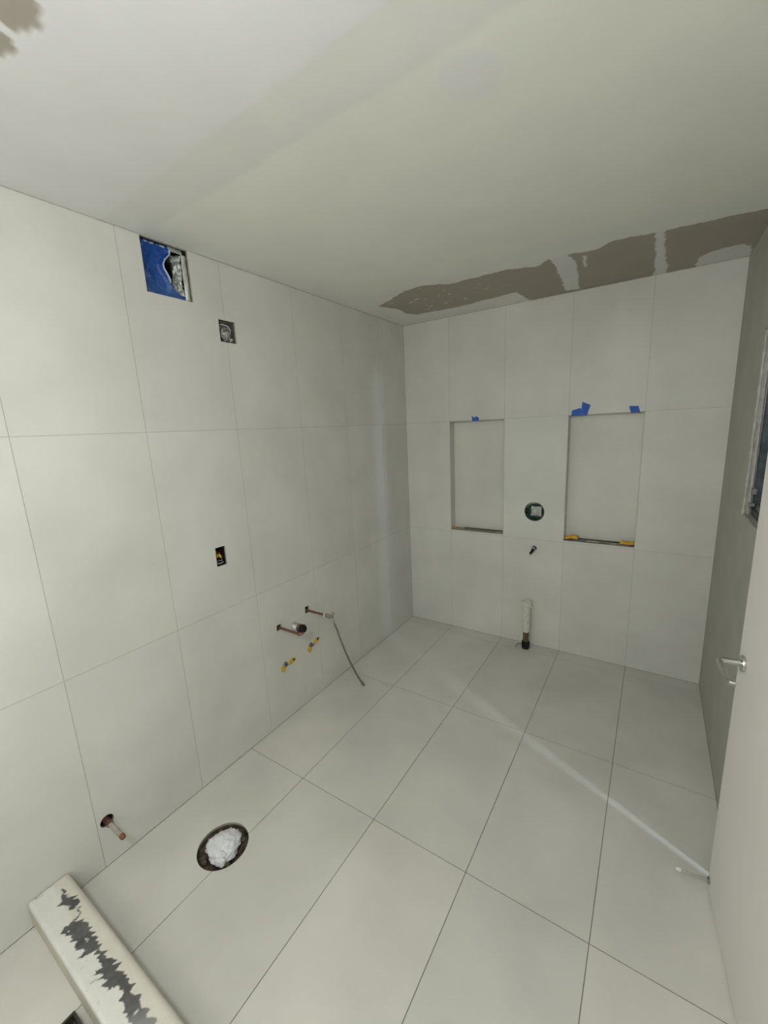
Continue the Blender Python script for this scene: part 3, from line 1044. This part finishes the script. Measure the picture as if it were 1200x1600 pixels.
# faint grey scuffs on the near side, brownish grime on the edges
sc_ = sst(0.42, 0.62, fbm(gx * 2.5, gy, 30, 97)) * (gy < -2.88) * 0.45
base = base * (1 - sc_[..., None])
side = (gz < BZ - 0.012)
base = np.where(side[..., None], base * np.array([0.84, 0.79, 0.72]), base)
gr = np.array([0.10, 0.10, 0.098]) * (1 + 0.45 * fbm(gx, gy, 45, 99)[..., None]) + fade[..., None] * 0.17
colb = base + (gr - base) * dk[..., None]
vv = np.stack([gx, gy, gz], -1).reshape(-1, 3)
ns = len(sec)
idx = np.arange(nx_ * ns).reshape(nx_, ns)
fc = np.stack([idx[:-1, :-1], idx[:-1, 1:], idx[1:, 1:], idx[1:, :-1]], -1).reshape(-1, 4).tolist()
fc.append(idx[0, ::-1].tolist())
fc.append(idx[-1, :].tolist())
fc += [[int(idx[i, 0]), int(idx[i + 1, 0]), int(idx[i + 1, -1]), int(idx[i, -1])] for i in range(nx_ - 1)]
me = bpy.data.meshes.new('plank')
me.from_pydata(vv.tolist(), [], fc)
ca = me.color_attributes.new('Col', 'FLOAT_COLOR', 'POINT')
ca.data.foreach_set('color', np.concatenate([np.clip(colb, 0, 1).reshape(-1, 3), np.ones((nx_ * ns, 1))], 1).astype(np.float32).ravel())
me.materials.append(M['plank'])
me.polygons.foreach_set('use_smooth', [True] * len(me.polygons))
try:
    me.set_sharp_from_angle(angle=math.radians(50))
except Exception:
    pass
o = bpy.data.objects.new('board', me)
COL.objects.link(o)
tag(o, 'long white plaster-smeared board with dark scraped streaks, lying on the floor', 'board')

# dark tray showing beside the board
tr = empty('tray', (0.52, -3.06, 0), 'dark tray on the floor at the bottom edge, beside the white board', 'tray')
mb = MB()
ax0, ax1, ay0, ay1, hz = 0.425, 0.70, -3.22, -2.945, 0.03
mb.box((ax0, ay0, 0.001), (ax1, ay1, 0.005))
mb.box((ax0, ay0, 0.005), (ax0 + 0.008, ay1, hz))
mb.box((ax1 - 0.008, ay0, 0.005), (ax1, ay1, hz))
mb.box((ax0 + 0.008, ay0, 0.005), (ax1 - 0.008, ay0 + 0.008, hz))
mb.box((ax0 + 0.008, ay1 - 0.008, 0.005), (ax1 - 0.008, ay1, hz))
mb.build('tray_body', M['tray'], tr, bevel=0.002)

# ------------------------------------------------------------------ shower valve, spout stub, drain
sv = empty('shower_valve', (1.093, 0.0, 1.099), 'round dark green valve housing between the two wall niches', 'valve')
mb = MB()
mb.lathe((1.093, 0.066, 1.099), (0, -1, 0), [(0.0, 0.0), (0.0, 0.070), (0.06, 0.0705), (0.0675, 0.0725), (0.0675, 0.066), (0.055, 0.064), (0.02, 0.062), (0.02, 0.0)], 48)
mb.build('housing', M['green'], sv, smooth=True)
mb = MB()
for k in range(5):
    a = math.radians(150 + 28 * k)
    mb.tube([(1.093 + 0.057 * math.cos(a), 0.05, 1.099 + 0.057 * math.sin(a)), (1.093 + 0.057 * math.cos(a), 0.012, 1.099 + 0.057 * math.sin(a))], 0.006, 8)
mb.build('lugs', M['green'], sv, smooth=True)
mb = MB()


def gp(u, v):
    x_ = -0.040 + 0.080 * u
    z_ = -0.040 + 0.080 * v
    pin = 1 - 0.10 * math.sin(math.pi * u) * (1 if v < .1 or v > .9 else 0) - 0.0
    bul = 0.006 * math.sin(math.pi * u) * math.sin(math.pi * v)
    return (1.107 + x_ * (1 - 0.08 * math.sin(math.pi * v)), 0.004 - bul + 0.003 * rel(u, v, 5, 101), 1.105 + z_ * (1 - 0.10 * math.sin(math.pi * u)) - 0.003 * u)


mb.grid(gp, 24, 24)
o = mb.build('plaster_guard', M['guard'], sv, smooth='all', solid=0.003)
mb = MB()
mb.box((1.072, 0.010, 1.073), (1.142, 0.050, 1.140))
mb.build('valve_core', M['steel'], sv, bevel=0.003)
mb = MB()
mb.tube([(1.040 + 0.0, 0.003, 1.125), (1.055, -0.003, 1.150), (1.075, -0.004, 1.163), (1.10, 0.0, 1.168), (1.13, 0.002, 1.160)], 0.003, 8)
mb.build('retaining_wire', M['galv'], sv, smooth='all')

so = empty('spout_stub', (1.10, 0, 0.812), 'short dark pipe stub on the back wall below the round valve', 'pipe')
mb = MB()
mb.tube([(1.100, 0.03, 0.812), (1.100, -0.02, 0.812)], 0.0125, 18)
mb.tube([(1.100, -0.02, 0.812), (1.100, -0.034, 0.812)], 0.0175, 6)
mb.build('coupling', M['steel'], so, smooth=True)
mb = MB()
mb.tube([(1.099, -0.030, 0.808), (1.092, -0.052, 0.793), (1.083, -0.060, 0.780)], [0.011, 0.010, 0.009], 14)
mb.build('elbow', M['black'], so, smooth=True)
mb = MB()
mb.tube([(1.088, -0.055, 0.786), (1.081, -0.064, 0.766)], [0.006, 0.005], 12)
o = mb.build('tip', M['white'], so, smooth=True)

dp = empty('drain_pipe', (1.071, -0.085, 0.0), 'upright pipe wrapped in ribbed white sleeve at the foot of the back wall', 'pipe')
bx, by = 1.072, -0.080
mb = MB()
prof = [(0.0, 0.0), (0.0, 0.028), (0.006, 0.030), (0.012, 0.026), (0.02, 0.032), (0.055, 0.031), (0.062, 0.024), (0.064, 0.0)]
mb.lathe((bx, by, 0.001), (0, 0, 1), prof, 8)
mb.tube([(bx - 0.02, by - 0.01, 0.035), (bx - 0.05, by - 0.02, 0.036), (bx - 0.066, by - 0.018, 0.020), (bx - 0.072, by - 0.02, 0.002)], 0.0022, 8)
mb.build('rubber_base', M['black'], dp, smooth=True)
mb = MB()
mb.lathe((bx, by, 0.06), (0, 0, 1), [(0.0, 0.022), (0.008, 0.024), (0.010, 0.021), (0.10, 0.021), (0.10, 0)], 24)
mb.build('brass_tube', M['brass'], dp, smooth=True)
mb = MB()
prof = [(0.0, 0.022)]
z = 0.0
n = 10
for k in range(n):
    z0 = 0.006 + k * 0.0218
    wdt = 0.0305 - 0.001 * math.sin(k * 1.3)
    prof += [(z0, 0.0225), (z0 + 0.004, wdt), (z0 + 0.013, wdt), (z0 + 0.017, 0.0225)]
prof += [(0.228, 0.030), (0.232, 0.038), (0.252, 0.038), (0.256, 0.034), (0.256, 0.022), (0.235, 0.020), (0.235, 0.0)]
mb.lathe((bx, by, 0.142), Vector((0.012, -0.004, 1)), prof, 32)
mb.tube([(bx + 0.02, by - 0.03, 0.375), (bx + 0.05, by - 0.025, 0.368), (bx + 0.052, by - 0.02, 0.350)], 0.006, 8)
mb.build('white_sleeve', M['ptape'], dp, smooth=True)

# ------------------------------------------------------------------ niche sills and tape
mb = MB()
random.seed(5)


def ragged_strip(mb, x0, x1, z0, y0, y1, hgt, n=40, seed=1, mi=0):
    def f(u, v):
        x = x0 + (x1 - x0) * u
        y = y0 + (y1 - y0) * v
        return (x, y, z0 + hgt * (0.5 + 0.5 * float(fbm(np.array(x), np.array(y), 28, seed))) * (0.4 + 0.6 * math.sin(math.pi * min(1, v * 1.0 + .15))))
    mb.grid(f, n, 8, mi)


ragged_strip(mb, N1[0] + 0.002, N1[1] - 0.002, N1[2] + 0.001, 0.003, ND - 0.022, 0.010, 60, 121)
ragged_strip(mb, N2[0] + 0.002, N2[1] - 0.002, N2[2] + 0.001, 0.003, ND - 0.022, 0.010, 60, 131)
sl = struct(mb.build('trim_2', M['mortar'], smooth='all'))
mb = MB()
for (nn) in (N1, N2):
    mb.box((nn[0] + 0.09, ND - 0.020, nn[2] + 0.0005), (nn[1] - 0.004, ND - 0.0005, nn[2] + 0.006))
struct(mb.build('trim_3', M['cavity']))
mb = MB()
mb.box((N2[0] + 0.15, 0.012, N2[2] + 0.002), (N2[0] + 0.23, 0.045, N2[2] + 0.011))
mb.box((N2[0] + 0.30, 0.006, N2[2] + 0.002), (N2[0] + 0.335, 0.03, N2[2] + 0.010))
mb.box((N1[0] + 0.05, 0.010, N1[2] + 0.002), (N1[0] + 0.12, 0.04, N1[2] + 0.009))
struct(mb.build('trim_4', M['plaster'], bevel=0.003))


def tape(poly, label, y=-0.0008, fold=0.0, seed=0):
    """flat torn piece on the wall above the niche, its lower edge folded into the niche"""
    mb = MB()
    N = 3
    cx = sum(p[0] for p in poly) / len(poly)
    cz = sum(p[1] for p in poly) / len(poly)
    n = len(poly)
    P = [(p[0], y - 0.0004 - 0.004 * max(0, (p[1] - 1.83)) / 0.05, p[1]) for p in poly]
    mb.face(P)
    zb = min(p[1] for p in poly)
    lo = sorted([p for p in P if p[2] < zb + 0.006])
    if len(lo) >= 2 and fold:
        a, b = lo[0], lo[-1]
        mb.face([a, b, (b[0], fold, zb - 0.0015), (a[0], fold, zb - 0.0015)])
    o = mb.build('painter_tape', M['btape'], None, solid=0.0005)
    tag(o, label, 'tape', 'blue tape pieces above the niches')
    return o


tape([(0.597, 1.839), (0.601, 1.7975), (0.655, 1.7975), (0.655, 1.821), (0.63, 1.83), (0.617, 1.82)], 'small blue tape tab on the top edge of the left niche', fold=0.008)
tape([(1.324, 1.7975), (1.326, 1.833), (1.381, 1.846), (1.392, 1.7975)], 'low blue tape piece at the top left corner of the right niche', fold=0.02)
tape([(1.383, 1.7975), (1.386, 1.843), (1.391, 1.886), (1.441, 1.862), (1.423, 1.7975)], 'tallest blue tape piece, standing up at left above the right niche', y=-0.0022, fold=0.02)
tape([(1.667, 1.84), (1.719, 1.837), (1.731, 1.7975), (1.679, 1.7975)], 'blue tape piece near the top right corner of the right niche', fold=0.02)


def ytape_piece(x0, x1, z, hh, dep, label, tilt, seed):
    mb = MB()

    def f(u, v):
        x = x0 + (x1 - x0) * u
        zz = z + hh * (0.25 + 0.75 * math.sin(math.pi * min(1, (v * 0.9 + 0.08)))) * (1 - tilt * abs(u - 0.65) / 0.65) + 0.006 * rel(u, v, 4, seed)
        return (x, 0.004 + dep * v, max(zz, z + 0.002))
    mb.grid(f, 14, 10)
    o = mb.build('yellow_tape', M['ytape'], None, smooth='all', solid=0.0008)
    tag(o, label, 'tape', 'yellow tape pieces on the niche sill')


ytape_piece(1.310, 1.402, 0.900, 0.044, 0.050, 'folded yellow tape at the left end of the right niche sill', 0.55, 141)
ytape_piece(1.668, 1.752, 0.900, 0.030, 0.045, 'yellow tape at the right end of the right niche sill', 0.0, 143)
ytape_piece(0.414, 0.452, 0.898, 0.016, 0.045, 'small pale yellow tape scrap at the left end of the left niche sill', 0.2, 145)
